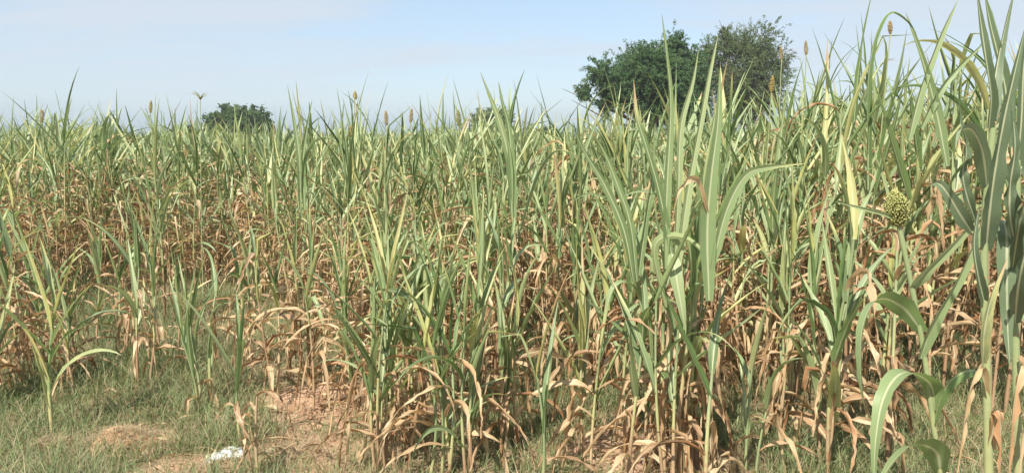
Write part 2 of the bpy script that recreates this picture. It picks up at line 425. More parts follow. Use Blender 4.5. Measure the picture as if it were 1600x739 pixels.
# soil clods
mb = MB()
nb = 1500; bi = RG.integers(0, len(BARE), nb); B_ = np.array(BARE)[bi]
cxs = B_[:, 0] + RG.normal(0, .5, nb) * B_[:, 2]; cys = B_[:, 1] + RG.normal(0, .5, nb) * B_[:, 3]
cube = np.array([(-1, -1, -1), (1, -1, -1), (1, 1, -1), (-1, 1, -1), (-1, -1, 1), (1, -1, 1), (1, 1, 1), (-1, 1, 1)], float) * .6
cf = np.array([(0, 3, 2, 1), (4, 5, 6, 7), (0, 1, 5, 4), (1, 2, 6, 5), (2, 3, 7, 6), (3, 0, 4, 7)])
for qx, qy in zip(cxs, cys):
    r = RG.gamma(2, .0035) + .002
    vv = (cube + RG.normal(0, .22, cube.shape)) * r * np.array([1.2, 1.2, .8]) + np.array([qx, qy, float(zg(qx, qy)) - .012 + r * .4])
    mb.raw(vv, cf, np.ones((8, 4)) * .8)
tag(mb.build('soil_clods', m), 'small crumbs of dry pinkish soil on the bare patches', 'soil', kind='stuff')

# ------------------------------------------------------------------ sorghum plants
rng = random.Random(5)
def U(a, b): return rng.uniform(a, b)
STALK_A = {}
def seed_head(parent, p, axis_len, rad, mat, n=110, loose=0.25, az=0., tilt=0.1):
    """a panicle: grains spread over a spindle on short branchlets"""
    mb = MB(); d = np.array([math.sin(tilt) * math.cos(az), math.sin(tilt) * math.sin(az), math.cos(tilt)])
    a = nrm(np.cross(d, [0.2, 1, 0.1])); b = np.cross(d, a)
    octv = np.array([(1, 0, 0), (0, 1, 0), (-1, 0, 0), (0, -1, 0), (0, 0, 1), (0, 0, -1)], float)
    octf = np.array([(0, 1, 4, 4), (1, 2, 4, 4), (2, 3, 4, 4), (3, 0, 4, 4), (1, 0, 5, 5), (2, 1, 5, 5), (3, 2, 5, 5), (0, 3, 5, 5)])[:, :3]
    V, F, k = [], [], 0
    for i in range(n):
        t = (i + .5) / n; th = i * 2.4
        r = rad * math.sin(math.pi * min(1, t * .88 + .1)) ** .7 * rng.uniform(1 - loose, 1)
        c = p + d * axis_len * (t + rng.uniform(-.03, .03)) + (a * math.cos(th) + b * math.sin(th)) * r
        sz = min(.0034, max(.0028, rad * .16)) * rng.uniform(.6, 1.3); r *= 1 + .22 * math.sin(th * 1.9 + t * 23) * rng.uniform(.8, 1.25)
        V.append(c + octv * sz * np.array([1, 1, 1.35])); F.append(octf + k); k += 6
    # inner mass of branchlets
    V = np.concatenate(V); F = np.concatenate(F)
    mb.raw(V, F, np.ones((len(V), 4)) * .5)
    o = mb.build('seed_head', mat, parent)
    mb2 = MB()
    tube(mb2, [p - d * .02, p + d * axis_len * .95], [.004, .002], 5, (.4, .5, .5, .5))
    for i in range(0, n, 3):
        t = (i + .5) / n; th = i * 2.4; r = rad * math.sin(math.pi * min(1, t * .88 + .1)) ** .7 * .9
        q0 = p + d * axis_len * max(0, t - .12); q1 = p + d * axis_len * t + (a * math.cos(th) + b * math.sin(th)) * r
        tube(mb2, [q0, q1], [.0015, .001], 3, (.4, .5, .5, .5))
    mb2.build('seed_branchlets', M_STALK, o)
    return o

def sorghum(x, y, H, nst=2, dryness=.5, width=.045, detail=2, lab='', group=None, head=None, lean=(0, 0), spread=.07, droop=.35, seps=True, leaf_len=None, greenness=0., az0=None, nleaf=None, cat='sorghum plant', thick=1., name='sorghum_plant', rndbias=0., tip=1., opening=1.):
    z0 = float(zg(x, y)) - .01
    root = empty(name, (x, y, z0), lab, cat, group)
    green, dead = MB(), MB()
    ncol = {0: 3, 1: 3, 2: 5}[detail]; nseg = {0: 6, 1: 9, 2: 14}[detail]
    def put(is_dry, *a, **k):
        if seps:
            q = MB(); blade(q, *a, **k); q.build('dry_leaf' if is_dry else 'leaf', M_LEAF, root)
        else:
            blade(dead if is_dry else green, *a, **k)
    hasg = hasd = False
    st_all = MB()
    for s in range(nst):
        ang = rng.uniform(0, 6.283); off = rng.uniform(.25, 1) * spread if nst > 1 else 0
        hh = H * (1 if s == 0 else rng.uniform(.66, 1))
        hs = hh * rng.uniform(.66, .76)
        b0 = np.array([math.cos(ang) * off, math.sin(ang) * off, 0])
        ln = np.array([lean[0] + rng.gauss(0, .05) + math.cos(ang) * .05, lean[1] + rng.gauss(0, .05) + math.sin(ang) * .05, 0]) * hs
        bend = np.array([rng.gauss(0, .02), rng.gauss(0, .02), 0])
        tt = np.linspace(0, 1, 9 if detail else 5)[:, None]
        C = b0 + np.array([0, 0, 1.]) * hs * tt + ln * tt ** 1.3 + bend * np.sin(tt * math.pi)
        r0 = rng.uniform(.0065, .0095) * thick
        npts = 24 if detail == 2 else (12 if detail else 6)
        Cs = spline(C, npts)
        tl = np.linspace(0, 1, npts)
        rr = r0 * (1 - .45 * tl) * (1 + .16 * (np.sin(tl * hs / .11 * 2 * math.pi) > .8))
        ar = np.zeros((npts, 4)); ar[:, 0] = np.clip(1.05 * dryness + .35 - tl * .95 + rng.uniform(-.1, .1), .02, 1); ar[:, 1] = .5; ar[:, 2] = rng.random(); ar[:, 3] = tl * 3
        q = st_all if not seps else MB()
        tube(q, Cs, rr, 7 if detail == 2 else 5, ar)
        if seps: q.build('stalk', M_STALK, root)
        az = rng.uniform(0, 6.283) if az0 is None else az0 + rng.gauss(0, .25)
        n = nleaf or int(rng.uniform(12, 16))
        for i in range(n):
            f = (i + rng.uniform(-.2, .2)) / (n - 1); f = min(max(f, 0), 1)
            t = .20 + .80 * f ** .9
            k = min(int(t * (npts - 1)), npts - 2); p = Cs[k] + (Cs[k + 1] - Cs[k]) * (t * (npts - 1) - k)
            a = az + (i % 2) * math.pi + rng.gauss(0, .45)
            side = np.array([-math.sin(a), math.cos(a), 0])
            rnd = min(1, max(0, rng.random() + rndbias))
            is_dry = dryness > 1.2 or rng.random() < max(1 / (1 + math.exp(-(dryness - f) / .19)), .14 if dryness > .35 else 0)
            LL = (leaf_len or 1) * rng.uniform(.38, .66)
            if is_dry:
                mode = rng.random()
                LL *= rng.uniform(.75, 1.15)
                th0 = rng.uniform(.35, 1.2) if mode < .6 else rng.uniform(.2, .6); th1 = rng.uniform(2.5, 3.05)
                kk = rng.uniform(.08, .55) if rng.random() < .55 else None
                c = arc(p, a, th0, th1, LL, nseg, rng.uniform(.35, .9), rng.gauss(0, .9), kk, rng.uniform(.8, 1.9))
                c[:, 2] = np.maximum(c[:, 2], .012 + .01 * np.arange(len(c)) / len(c))
                put(True, c, side, width * rng.uniform(.55, .95), rng.uniform(.72, 1), rnd, fold=rng.uniform(.3, 1.25), twist=rng.gauss(0, 2.0), cols=ncol,
                    wave=width * rng.uniform(.05, .25), wave_n=rng.uniform(2, 5), crump=.7 if detail else 0, prof='x', rng=RG)
                hasd = True
            else:
                top = f > .72
                if top:
                    th0 = rng.uniform(.04, .62) * (1.2 - f * .3) * opening; th1 = th0 + (rng.uniform(-.05, .3) if rng.random() > droop * .45 else rng.uniform(.6, 1.9))
                    LL = max(LL * .9, (hh - hs) * rng.uniform(.85, 1.25)) * tip
                else:
                    th0 = rng.uniform(.25, .85) * opening; th1 = th0 + (rng.uniform(.1, .8) if rng.random() > droop * 1.25 else rng.uniform(1.0, 2.3))
                    LL *= .95
                kk = rng.uniform(.35, .75) if rng.random() < .10 else None
                c = arc(p, a, th0, th1, LL, nseg, rng.uniform(1.1, 2.2), rng.gauss(0, .5), kk, rng.uniform(.6, 1.5))
                dr = rng.uniform(0, .16) if rng.random() > .26 else rng.uniform(.2, .46)
                tipd = rng.uniform(.3, .9) if rng.random() < (.55 if not top else .2) else 0
                put(False, c, side, width * rng.uniform(.72, 1.1), dr, rnd, fold=rng.uniform(.45, 1.15) if top else rng.uniform(.25, .85), twist=rng.gauss(0, .55), cols=ncol,
                    wave=width * rng.uniform(0, .10), wave_n=rng.uniform(3, 6), tipdry=tipd, prof='leaf' if rng.random() < .6 else 'x', rng=RG)
                hasg = True
        if head and s == 0:
            pt = Cs[-1]; up = np.array([rng.gauss(0, .03), rng.gauss(0, .03), 1.]) * (hh - hs) * head.get('up', .85)
            q = MB() ; tube(q, [pt, pt + up * .5, pt + up], [r0 * .5, r0 * .42, r0 * .4], 5, (.3, .5, rng.random(), .5))
            q.build('seed_stem', M_STALK, root)
            seed_head(root, pt + up, head.get('len', .10), head.get('rad', .022), head['mat'], head.get('n', 150), .35, rng.uniform(0, 6), .12)
    if not seps:
        st_all.build('stalk', M_STALK, root)
        if hasg: green.build('green_foliage', M_LEAF, root)
        if hasd: dead.build('dry_foliage', M_LEAF, root)
    return root

# how near the dense crop comes, and how tall it grows, across the picture
EDGE = ([-400, 0, 60, 130, 300, 420, 500, 560, 620, 800, 950, 1100, 1250, 1400, 1600, 2000], [5.6, 6.2, 6.9, 7.4, 7.7, 7.0, 6.0, 5.1, 4.5, 4.5, 4.5, 4.2, 4.3, 4.3, 4.2, 3.9])
TALL = ([-400, 0, 450, 900, 1050, 1150, 1250, 1400, 1600, 2000], [2.06, 2.05, 1.98, 1.97, 2.02, 2.14, 2.28, 2.38, 2.38, 2.3])
def tallness(px, y, e):
    t = np.interp(px, *TALL)
    lowest = np.interp(px, [0, 500, 700, 1000, 1200, 1400, 1600], [.94, .88, .72, .72, .90, 1.0, 1.0])
    return t * (lowest + (1 - lowest) * min(1, max(0, (y - e)) / 2.6))

# regions, for the words
def place_words(px):
    for lim, w in ((140, 'at the far left'), (300, 'left of small tree'), (450, 'below small round tree'), (600, 'right of the bare soil patch' if False else 'left of hazy bush'),
                   (720, 'just left of hazy bush'), (880, 'below hazy bush'), (1000, 'below big tree, left half'), (1110, 'below big tree, right half'),
                   (1250, 'below grey tree'), (1370, 'right of big trees'), (1480, 'left of giant plant')):
        if px < lim: return w
    return 'at the far right'
def row_words(y):
    return 'front' if y < 4.9 else 'second rank' if y < 5.8 else 'middle rank' if y < 7.2 else 'back rank'
PL = []    # generated plants: dicts, labelled together once all are known
def near_any(x, y, r):
    return any((x - a) ** 2 + (y - b) ** 2 < r * r for a, b in OCC)
OCC = []
HEROES = []
def hero(px, py, topy, lab, **k):
    """a singled-out plant: base pixel, pixel row its tips reach"""
    x, y = G(px, py)
    H = P(px, topy, y)[2]
    OCC.append((x, y)); k['width'] = k['width'] * 1.25 if 'width' in k else .055
    k.setdefault('opening', .75); k.setdefault('droop', .22)
    HEROES.append((x, y, H, lab, k))
hero(82, 672, 400, 'pale green stunted sorghum with one bare stalk rising from straw at lower left', nst=1, dryness=.30, width=.05, nleaf=9, thick=1.5)
hero(220, 606, 360, 'thin sorghum with tan stalks standing alone mid-clearing, dry leaf hanging left', nst=2, dryness=.5, width=.038, nleaf=8)
hero(318, 640, 410, 'slender bluish green sorghum pair leaning left in the grass clearing', nst=2, dryness=.28, width=.034, nleaf=7, lean=(-.10, 0))
hero(330, 618, 400, 'narrow green spear-leaved sorghum just right of the leaning pair', nst=1, dryness=.3, width=.036, nleaf=7)
hero(377, 694, 480, 'single slim green sorghum beside the white litter', nst=1, dryness=.25, width=.036, nleaf=6)
hero(402, 752, 560, 'withered brown sorghum stump over the white litter', nst=2, dryness=1.5, width=.034, nleaf=4, spread=.03, leaf_len=.55)
hero(436, 625, 330, 'dead brown sorghum with curled leaves at the clearing edge', nst=2, dryness=.85, width=.045, nleaf=11)
hero(150, 540, 330, 'tan stalked sorghum standing at the back left of the clearing', nst=1, dryness=.6, width=.04)
hero(20, 560, 330, 'leafy sorghum cut by the left picture edge', nst=2, dryness=.5, width=.045)
hero(-10, 640, 420, 'sorghum outside left edge whose dry leaf reaches in', nst=2, dryness=.7, width=.045)
hero(535, 604, 400, 'green sorghum behind the bare soil patch with tan lower stalk', nst=2, dryness=.5, width=.038)
hero(592, 736, 330, 'tight clump of yellow green stalks right of the bare soil', nst=5, dryness=.48, width=.034, spread=.08, nleaf=9)
hero(715, 745, 352, 'upright blue green sorghum clump with long spear leaves, bottom centre', nst=5, dryness=.36, width=.042, spread=.07, nleaf=8, rndbias=-.15)
hero(675, 740, 470, 'small bright green shoot left of the bottom centre clump', nst=2, dryness=.15, width=.04, nleaf=5)
hero(800, 700, 420, 'mostly dry sorghum right of the bottom centre clump', nst=2, dryness=.68, width=.045)
hero(848, 760, 530, 'thin upright green shoot at the bottom right of centre', nst=1, dryness=.1, width=.032, nleaf=5)
hero(912, 732, 380, 'two pale bare stalks with fresh green top above brown soil', nst=2, dryness=.52, width=.045, spread=.04)
hero(975, 680, 300, 'sorghum with a pale arching leaf left of the thick clump', nst=2, dryness=.45, width=.05)
hero(1040, 742, 130, 'tallest thick stalked clump in centre right with swordlike top leaf', nst=4, dryness=.55, width=.048, spread=.09, thick=1.35, nleaf=12)
hero(1085, 730, 330, 'dry leaved sorghum hugging the thick clump on its right', nst=3, dryness=.66, width=.05, spread=.06)
hero(1165, 760, 470, 'green spear shoots rising at the bottom below the grey tree', nst=2, dryness=.12, width=.042, nleaf=5)
hero(1215, 700, 250, 'half dry sorghum left of the nodding seed head plant', nst=2, dryness=.55, width=.055)
hero(1300, 745, 215, 'tall green sorghum with many hanging brown leaves at lower right', nst=3, dryness=.52, width=.055, thick=1.2)
hero(1370, 700, 120, 'tall sorghum with folded top leaves behind the nodding plant', nst=2, dryness=.45, width=.06, thick=1.2)

hero(40, 610, 330, 'taller half dry sorghum behind the stunted one, near the left edge', nst=3, dryness=.7, width=.042)
hero(180, 565, 310, 'tall thin half dry sorghum left of the lone mid-clearing plant', nst=2, dryness=.7, width=.040)
hero(490, 640, 380, 'short dry leaved sorghum on the near side of the bare soil', nst=1, dryness=.8, width=.036, nleaf=8)
hero(60, 590, 385, 'pale thin sorghum behind the stunted one at lower left', nst=2, dryness=.6, width=.036)
hero(118, 610, 400, 'short tan and green sorghum just right of the stunted one', nst=2, dryness=.7, width=.034, nleaf=8)
hero(262, 560, 350, 'thin sorghum right of the lone mid-clearing plant', nst=2, dryness=.6, width=.034, nleaf=8)
hero(392, 575, 340, 'narrow half dry sorghum behind the slim green one', nst=2, dryness=.6, width=.036)
hero(475, 590, 345, 'dry leaved sorghum just behind the bare soil', nst=2, dryness=.75, width=.04)
hero(560, 650, 370, 'bushy narrow sorghum at the right end of the bare soil', nst=4, dryness=.55, width=.034, spread=.08)
hero(635, 690, 330, 'dense narrow stalked clump right of the yellow green clump', nst=5, dryness=.55, width=.034, spread=.09)
# candidates for the crop: jittered, thinner at the edge
cand = []
n = 0
def crop_points(d0, d1, spacing, half):
    out = []
    y = d0
    while y < d1:
        w = half * y + .4
        x = -w + U(0, spacing)
        while x < w:
            out.append((x + rng.gauss(0, spacing * .28), y + rng.gauss(0, spacing * .28)))
            x += spacing
        y += spacing
    return out
NMAX = 258
for x, y in sorted(crop_points(2.4, 11, .385, .72), key=lambda q: q[1]):
    px = px_of(x, y); e = float(np.interp(px, *EDGE))
    if y < e or near_any(x, y, .24) or y < 2.5: continue
    
    if bare(np.array([x]), np.array([y]))[0] > .5: continue
    cand.append((x, y, px, e))
inside = [c for c in cand if -60 < c[2] < 1660][:NMAX]
outer = [c for c in cand if not (-60 < c[2] < 1660)]
ymax = inside[-1][1]
HEADS = [('brown', M_HEADB), ('yellow', M_HEADY), ('green', M_HEAD)]
for x, y, px, e in inside:
    H = tallness(px, y, e) * rng.choice((rng.uniform(.80, 1.02), rng.uniform(.95, 1.16)))
    dr = min(.98, max(.3, rng.gauss(.65, .15)))
    nst = rng.choice((1, 2, 2, 3)) + (1 if rng.random() < .4 else 0)
    hd = rng.choice(HEADS) if (rng.random() < .06 and y > e + .8) else None
    PL.append(dict(x=x, y=y, px=px, H=H, dr=dr, nst=nst, hd=hd))
def words_of(p):
    t = 'mostly-dry' if p['dr'] > .6 else 'half-dry' if p['dr'] > .45 else 'green'
    c = {1: 'single-stalked', 2: 'two-stalked', 3: 'three-stalked'}.get(p['nst'], 'bushy')
    h = f" ({p['hd'][0]} seed head)" if p['hd'] else ''
    return f"{t} {c} sorghum{h} {row_words(p['y'])} {place_words(p['px'])}"
from collections import defaultdict
by = defaultdict(list)
for p in PL: by[words_of(p)].append(p)
ORD = ['first', 'second', 'third', 'fourth', 'fifth', 'sixth', 'seventh', 'eighth', 'ninth']
for w_, ps in by.items():
    ps.sort(key=lambda q: q['px'])
    for i, p in enumerate(ps):
        p['lab'] = w_
        if len(ps) == 2: p['lab'] = w_ + (', left one' if i == 0 else ', right one')
        elif len(ps) > 2: p['lab'] = w_ + f', {ORD[min(i, 8)]} from left'
for p in PL:
    y = p['y']
    wd = rng.uniform(.038, .060) * float(np.interp(p['px'], [0, 600, 900, 1300, 1600], [.95, .82, .95, 1.15, 1.25]))
    hd = dict(mat=p['hd'][1], len=rng.uniform(.08, .13), rad=rng.uniform(.016, .026), up=rng.uniform(.55, .8)) if p['hd'] else None
    sorghum(p['x'], y, p['H'], p['nst'], p['dr'], wd, 2 if y < 5.5 else 1, p['lab'], 'sorghum plants of the standing crop', head=hd, seps=y < 6.3, spread=.09,
            thick=1.0 if p['px'] < 1100 else 1.2, opening=.9 if 560 < p['px'] < 1000 and y < 6 else 1.2, droop=.5 if p['px'] > 1050 else .35)
for (x, y, H, lab, k) in HEROES:
    sorghum(x, y, H, detail=2, lab=lab, group='sorghum plants at the edge of the crop', **k)

# the rest of the field, past the plants one can count
def far_field():
    mb = MB()
    def plants(xs, ys, Hs, nb, segs, wk):
        n = len(xs)
        for j in range(nb):
            f = j / (nb - 1)
            az = RG.uniform(0, 6.283, n); upz = Hs * (.22 + .50 * f)
            lx = xs + RG.normal(0, .05, n); ly = ys + RG.normal(0, .05, n)
            isd = RG.random(n) > np.clip(1 / (1 + math.exp(-(f - .62) / .20)), .07, .84)
            lean = np.where(isd, RG.uniform(.3, 1.2, n), RG.uniform(.04, .75, n)); curve = np.where(isd, RG.uniform(1.3, 2.3, n), np.where(RG.random(n) < .3, RG.uniform(.8, 2.0, n), RG.uniform(0, .5, n)))
            Ln = np.where(isd, RG.uniform(.25, .45, n), RG.uniform(.34, .62, n)) * (Hs / 1.75)
            dry = np.where(isd, RG.uniform(.7, 1, n), np.where(RG.random(n) < .14, RG.uniform(.2, .5, n), RG.uniform(0, .16, n)))
            strips(mb, lx, ly, zg(lx, ly) + upz, az, lean, curve, Ln, RG.uniform(.030, .050, n) * wk, dry, RG.random(n), segs)
        strips(mb, xs, ys, zg(xs, ys), RG.uniform(0, 6.28, n), RG.uniform(0, .08, n), RG.uniform(0, .08, n), Hs * .70, np.full(n, .02), np.full(n, .7), RG.random(n), 2)
    for d0, d1, dens, nb, segs, wk in ((ymax, 15, 6.5, 23, 6, 1.3), (15, 28, 5.5, 17, 4, 1.25), (28, 50, 4.6, 12, 3, 1.2), (50, 85, 2.8, 10, 2, 1.5)):
        xs, ys = scatter(dens, d0, d1, .80)
        px = 800 + FPX * xs / ys
        Hs = np.interp(px, *TALL)
        Hs = 1.94 + (Hs - 1.94) * np.interp(ys, [8, 14, 60], [1, .9, .6]) - np.interp(ys, [9, 18, 60], [0, .09, .12])
        Hs = Hs * RG.uniform(.82, 1.10, len(xs)) * (1 + .03 * fnoise(xs, ys, .35))
        plants(xs, ys, Hs, nb, segs, wk)
    # the crop beside the view, nearer than that
    xs = np.array([c[0] for c in outer]); ys = np.array([c[1] for c in outer])
    plants(xs, ys, RG.uniform(1.5, 2.0, len(xs)), 20, 5, 1.1)
    o = mb.build('sorghum_field', M_LEAF)
    tag(o, 'sorghum crop stretching away behind the nearer plants as one thick mass', 'sorghum field', kind='stuff')
far_field()

# ------------------------------------------------------------------ singled-out big plants on the right, leaf by leaf
def leafpx(parent, pts, width, dry=.05, rnd=.5, fold=.35, twist=0., tipdry=0., wave=0., side=None, name='leaf', n=22, prof='leaf', mat=None):
    o = parent.location
    C = spline([P(*p) - np.array(o) for p in pts], n)
    q = MB()
    t0 = C[1] - C[0]
    if side is None:
        side = np.cross(t0, [0, 1, .3])
    blade(q, C, side, width, dry, rnd, fold, twist, 7, wave, tipdry, 5, prof)
    q.build(name, mat or M_LEAF, parent)
def stalkpx(parent, pts, r0, r1, dry0=.6, dry1=.1, name='stalk'):
    C = spline([P(*p) - np.array(parent.location) for p in pts], 30)
    q = MB(); t = np.linspace(0, 1, 30)
    a = np.zeros((30, 4)); a[:, 0] = dry0 + (dry1 - dry0) * t; a[:, 1] = .5; a[:, 2] = .5; a[:, 3] = t * 3
    r = (r0 + (r1 - r0) * t) * (1 + .18 * (np.abs((t * 7) % 1 - .5) < .07))
    tube(q, C, r, 10, a); q.build(name, M_STALK, parent)
# nodding plant with the big green seed head
D = 2.7
bx, by = P(1480, 739, D)[:2]
r_ = empty('sorghum_plant', (bx, by, float(zg(bx, by)) - .01), 'sorghum with a bent bare stalk carrying a round yellow green seed head', 'sorghum plant', 'sorghum plants at the edge of the crop')
gb = np.array([bx, by, 0.])
C0 = [(1490, 905, D), (1478, 800, D), (1462, 690, D), (1445, 560, D), (1425, 450, D), (1403, 345, D)]
stalkpx(r_, C0, .011, .0085, .5, .0)
leafpx(r_, [(1442, 520, D), (1410, 480, D - .03), (1372, 468, D - .10), (1348, 510, D - .16), (1345, 585, D - .18), (1352, 640, D - .17)], .085, rnd=.55, fold=.25, side=(0, -.5, 1))
leafpx(r_, [(1460, 640, D), (1452, 598, D - .02), (1412, 582, D - .10), (1382, 618, D - .18), (1368, 690, D - .22), (1366, 770, D - .22)], .095, rnd=.55, fold=.22, side=(0, -.5, 1))
leafpx(r_, [(1470, 740, D), (1462, 705, D - .05), (1425, 696, D - .14), (1385, 735, D - .24), (1360, 800, D - .28)], .095, rnd=.6, fold=.22, side=(0, -.5, 1))
leafpx(r_, [(1458, 660, D), (1480, 600, D - .04), (1520, 578, D - .08), (1545, 610, D - .1), (1542, 680, D - .1)], .085, rnd=.42, fold=.3, side=(0, -.5, 1))
leafpx(r_, [(1438, 560, D), (1460, 500, D - .04), (1500, 430, D - .08), (1528, 370, D - .1), (1545, 300, D - .1)], .058, rnd=.6, fold=.7)
leafpx(r_, [(1425, 450, D), (1450, 420, D - .05), (1500, 372, D - .1), (1540, 330, D - .12)], .052, rnd=.75, fold=.5)
leafpx(r_, [(1404, 345, D), (1385, 335, D - .02), (1345, 325, D - .03), (1305, 315, D - .03)], .022, rnd=.75, fold=.6, name='leaf')
leafpx(r_, [(1400, 500, D), (1400, 505, D), (1370, 520, D + .05), (1345, 580, D + .05)], .045, dry=.5, rnd=.2, fold=.6, name='dry_leaf') if False else None
seed_head(r_, P(1404, 350, D) - np.array(r_.location),   .120, .042, M_HEAD, 2600, .85, 3.4, .22)
# broad leaved giant at the right edge
D = 1.95
bx, by = P(1590, 739, D)[:2]
r_ = empty('sorghum_plant', (bx, by, float(zg(bx, by)) - .01), 'giant dark green sorghum with broad wavy leaves filling the right edge', 'sorghum plant', 'sorghum plants at the edge of the crop')
stalkpx(r_, [(1542, 1060, D), (1545, 800, D), (1542, 600, D), (1538, 440, D), (1540, 330, D), (1552, 200, D)], .0125, .008, .45, .0)
stalkpx(r_, [(1600, 1060, D + .05), (1592, 800, D + .05), (1588, 600, D + .05), (1586, 430, D + .05), (1590, 250, D + .05)], .0125, .008, .45, .0)
for pts, w, k in (
    ([(1541, 392, 0), (1545, 340, -.03), (1553, 275, -.05), (1568, 190, -.07), (1585, 115, -.08), (1604, 35, -.08)], .056, dict(rnd=.12, fold=.5, wave=.006)),
    ([(1545, 200, 0), (1548, 150, -.02), (1540, 90, -.03), (1533, 40, -.03), (1525, -20, -.03)], .038, dict(rnd=.3, fold=.8)),
    ([(1552, 190, 0), (1553, 140, .02), (1559, 95, .04), (1570, 45, .05), (1585, -15, .05)], .038, dict(rnd=.25, fold=.7)),
    ([(1575, 230, .05), (1572, 150, .05), (1560, 90, .05), (1548, 40, .05), (1538, -10, .05)], .040, dict(rnd=.45, fold=.6)),
    ([(1590, 260, .05), (1596, 180, .03), (1600, 100, .02), (1612, 20, .02), (1620, -40, 0)], .045, dict(rnd=.2, fold=.6)),
    ([(1543, 300, 0), (1536, 240, -.05), (1520, 205, -.10), (1503, 205, -.14), (1493, 232, -.17)], .044, dict(rnd=.85, fold=.45, side=(0, -.5, 1))),
    ([(1518, 362, 0), (1500, 335, -.03), (1480, 302, -.05), (1466, 287, -.05), (1452, 290, -.05)], .040, dict(rnd=.55, fold=.3)),
    ([(1524, 345, 0), (1510, 305, -.02), (1504, 270, -.03), (1510, 235, -.03), (1500, 190, -.03), (1497, 150, -.03)], .030, dict(rnd=.2, fold=.6, wave=.006, twist=.8)),
    ([(1560, 345, .06), (1572, 352, .02), (1573, 420, 0), (1574, 500, 0), (1578, 575, 0)], .068, dict(rnd=.6, fold=.12, side=(1, 0, 0))),
    ([(1588, 390, .05), (1578, 340, -.04), (1578, 290, -.06), (1586, 230, -.08), (1580, 160, -.08)], .045, dict(rnd=.15, fold=.5, wave=.010)),
    ([(1586, 505, .03), (1590, 450, -.06), (1600, 400, -.1), (1612, 340, -.12), (1618, 270, -.12)], .058, dict(rnd=.12, fold=.45, wave=.008)),
    ([(1582, 420, 0), (1592, 350, -.1), (1606, 300, -.12), (1603, 260, -.12), (1615, 200, -.12)], .050, dict(rnd=.3, fold=.5, wave=.010)),
    ([(1535, 570, 0), (1538, 515, -.03), (1552, 455, -.04), (1575, 400, -.04)], .036, dict(dry=.30, rnd=.35, fold=.7, tipdry=.5)),
    ([(1540, 480, 0), (1528, 430, -.03), (1522, 380, -.04), (1530, 320, -.04)], .034, dict(rnd=.12, fold=.7)),
    ([(1586, 610, .03), (1596, 570, -.03), (1585, 620, -.05), (1578, 700, -.05), (1572, 790, -.05)], .045, dict(dry=.8, rnd=.5, fold=.9, twist=1.3, wave=.008, name='dry_leaf', prof='x')),
    ([(1542, 620, 0), (1530, 575, -.03), (1512, 620, -.05), (1500, 700, -.05), (1488, 780, -.05)], .040, dict(dry=.62, rnd=.2, fold=.9, twist=1.2, wave=.006, name='dry_leaf', prof='x')),
    ([(1545, 700, 0), (1560, 640, -.03), (1565, 700, -.05), (1560, 780, -.05)], .042, dict(dry=.9, rnd=.7, fold=.8, twist=-1.2, wave=.008, name='dry_leaf', prof='x')),
    ([(1590, 560, .03), (1605, 590, -.04), (1600, 660, -.07), (1590, 760, -.08)], .050, dict(dry=.75, rnd=.3, fold=.6, twist=1., wave=.008, name='dry_leaf', prof='x')),
    ):
    leafpx(r_, [(a, b, D + c_) for a, b, c_ in pts], w, mat=M_LEAF_DEEP, **k)

# single leaves the eye picks out, each on a plant of its own
def accent(px, D, H_, lab, leaves, dry=.5, rad=.008, n_extra=6, thick=1.1):
    x, y = P(px, 500, D)[:2]
    r_ = sorghum(x, y, H_, 1, dry, .05, 2, lab, 'sorghum plants at the edge of the crop', nleaf=n_extra, thick=thick)
    for (pts, w, k) in leaves: leafpx(r_, pts, w, **k)
    return r_
D = 3.3
accent(1060, D, 1.15, 'sorghum with a broad pale leaf arching over its neighbours beside thick clump',
       [([(1040, 480, D), (1022, 390, D - .05), (1050, 368, D - .12), (1090, 385, D - .2), (1125, 440, D - .25)], .04, dict(rnd=.85, fold=.3, side=(0, -.5, 1))),
        ([(1050, 395, D - .1), (1056, 430, D - .15), (1065, 480, D - .18), (1072, 520, D - .18)], .062, dict(rnd=.75, fold=.15, side=(1, 0, 0)))])
D = 3.6
accent(1012, D, 1.05, 'sorghum with one yellowing leaf curled over like a hook',
       [([(1018, 560, D), (1010, 490, D - .05), (985, 445, D - .1), (958, 450, D - .15), (945, 500, D - .18), (935, 560, D - .18)], .055, dict(rnd=.6, fold=.3, tipdry=.6, side=(0, -.5, 1)))])
D = 3.2
accent(1050, D, 1.3, 'sorghum raising three long sword leaves before the big tree',
       [([(1040, 420, D), (1042, 300, D), (1048, 170, D), (1042, 90, D), (1034, 22, D)], .044, dict(rnd=.55, fold=.8)),
        ([(1060, 420, D), (1075, 300, D), (1095, 190, D), (1108, 120, D), (1122, 55, D)], .044, dict(rnd=.9, fold=.7)),
        ([(1055, 400, D), (1060, 300, D), (1064, 200, D), (1082, 130, D), (1092, 75, D)], .04, dict(rnd=.8, fold=.7)),
        ([(1050, 400, D), (1030, 300, D), (1010, 230, D), (995, 180, D), (990, 125, D)], .045, dict(rnd=.3, fold=.7, tipdry=.9))], dry=.6)
D = 2.8
accent(1118, D, 1.1, 'sorghum raising a single wide blade below the sparse grey tree',
       [([(1108, 470, D), (1105, 360, D), (1112, 270, D), (1122, 190, D), (1125, 108, D)], .066, dict(rnd=.42, fold=.45)),
        ([(1112, 420, D), (1135, 330, D), (1165, 275, D), (1200, 262, D), (1260, 255, D)], .045, dict(rnd=.5, fold=.4, tipdry=.4)),
        ([(1105, 330, D), (1085, 280, D - .05), (1060, 300, D - .1), (1050, 350, D - .1)], .04, dict(dry=.8, rnd=.2, fold=.9, twist=2., wave=.006, prof='x', name='dry_leaf'))], dry=.6)
D = 4.2
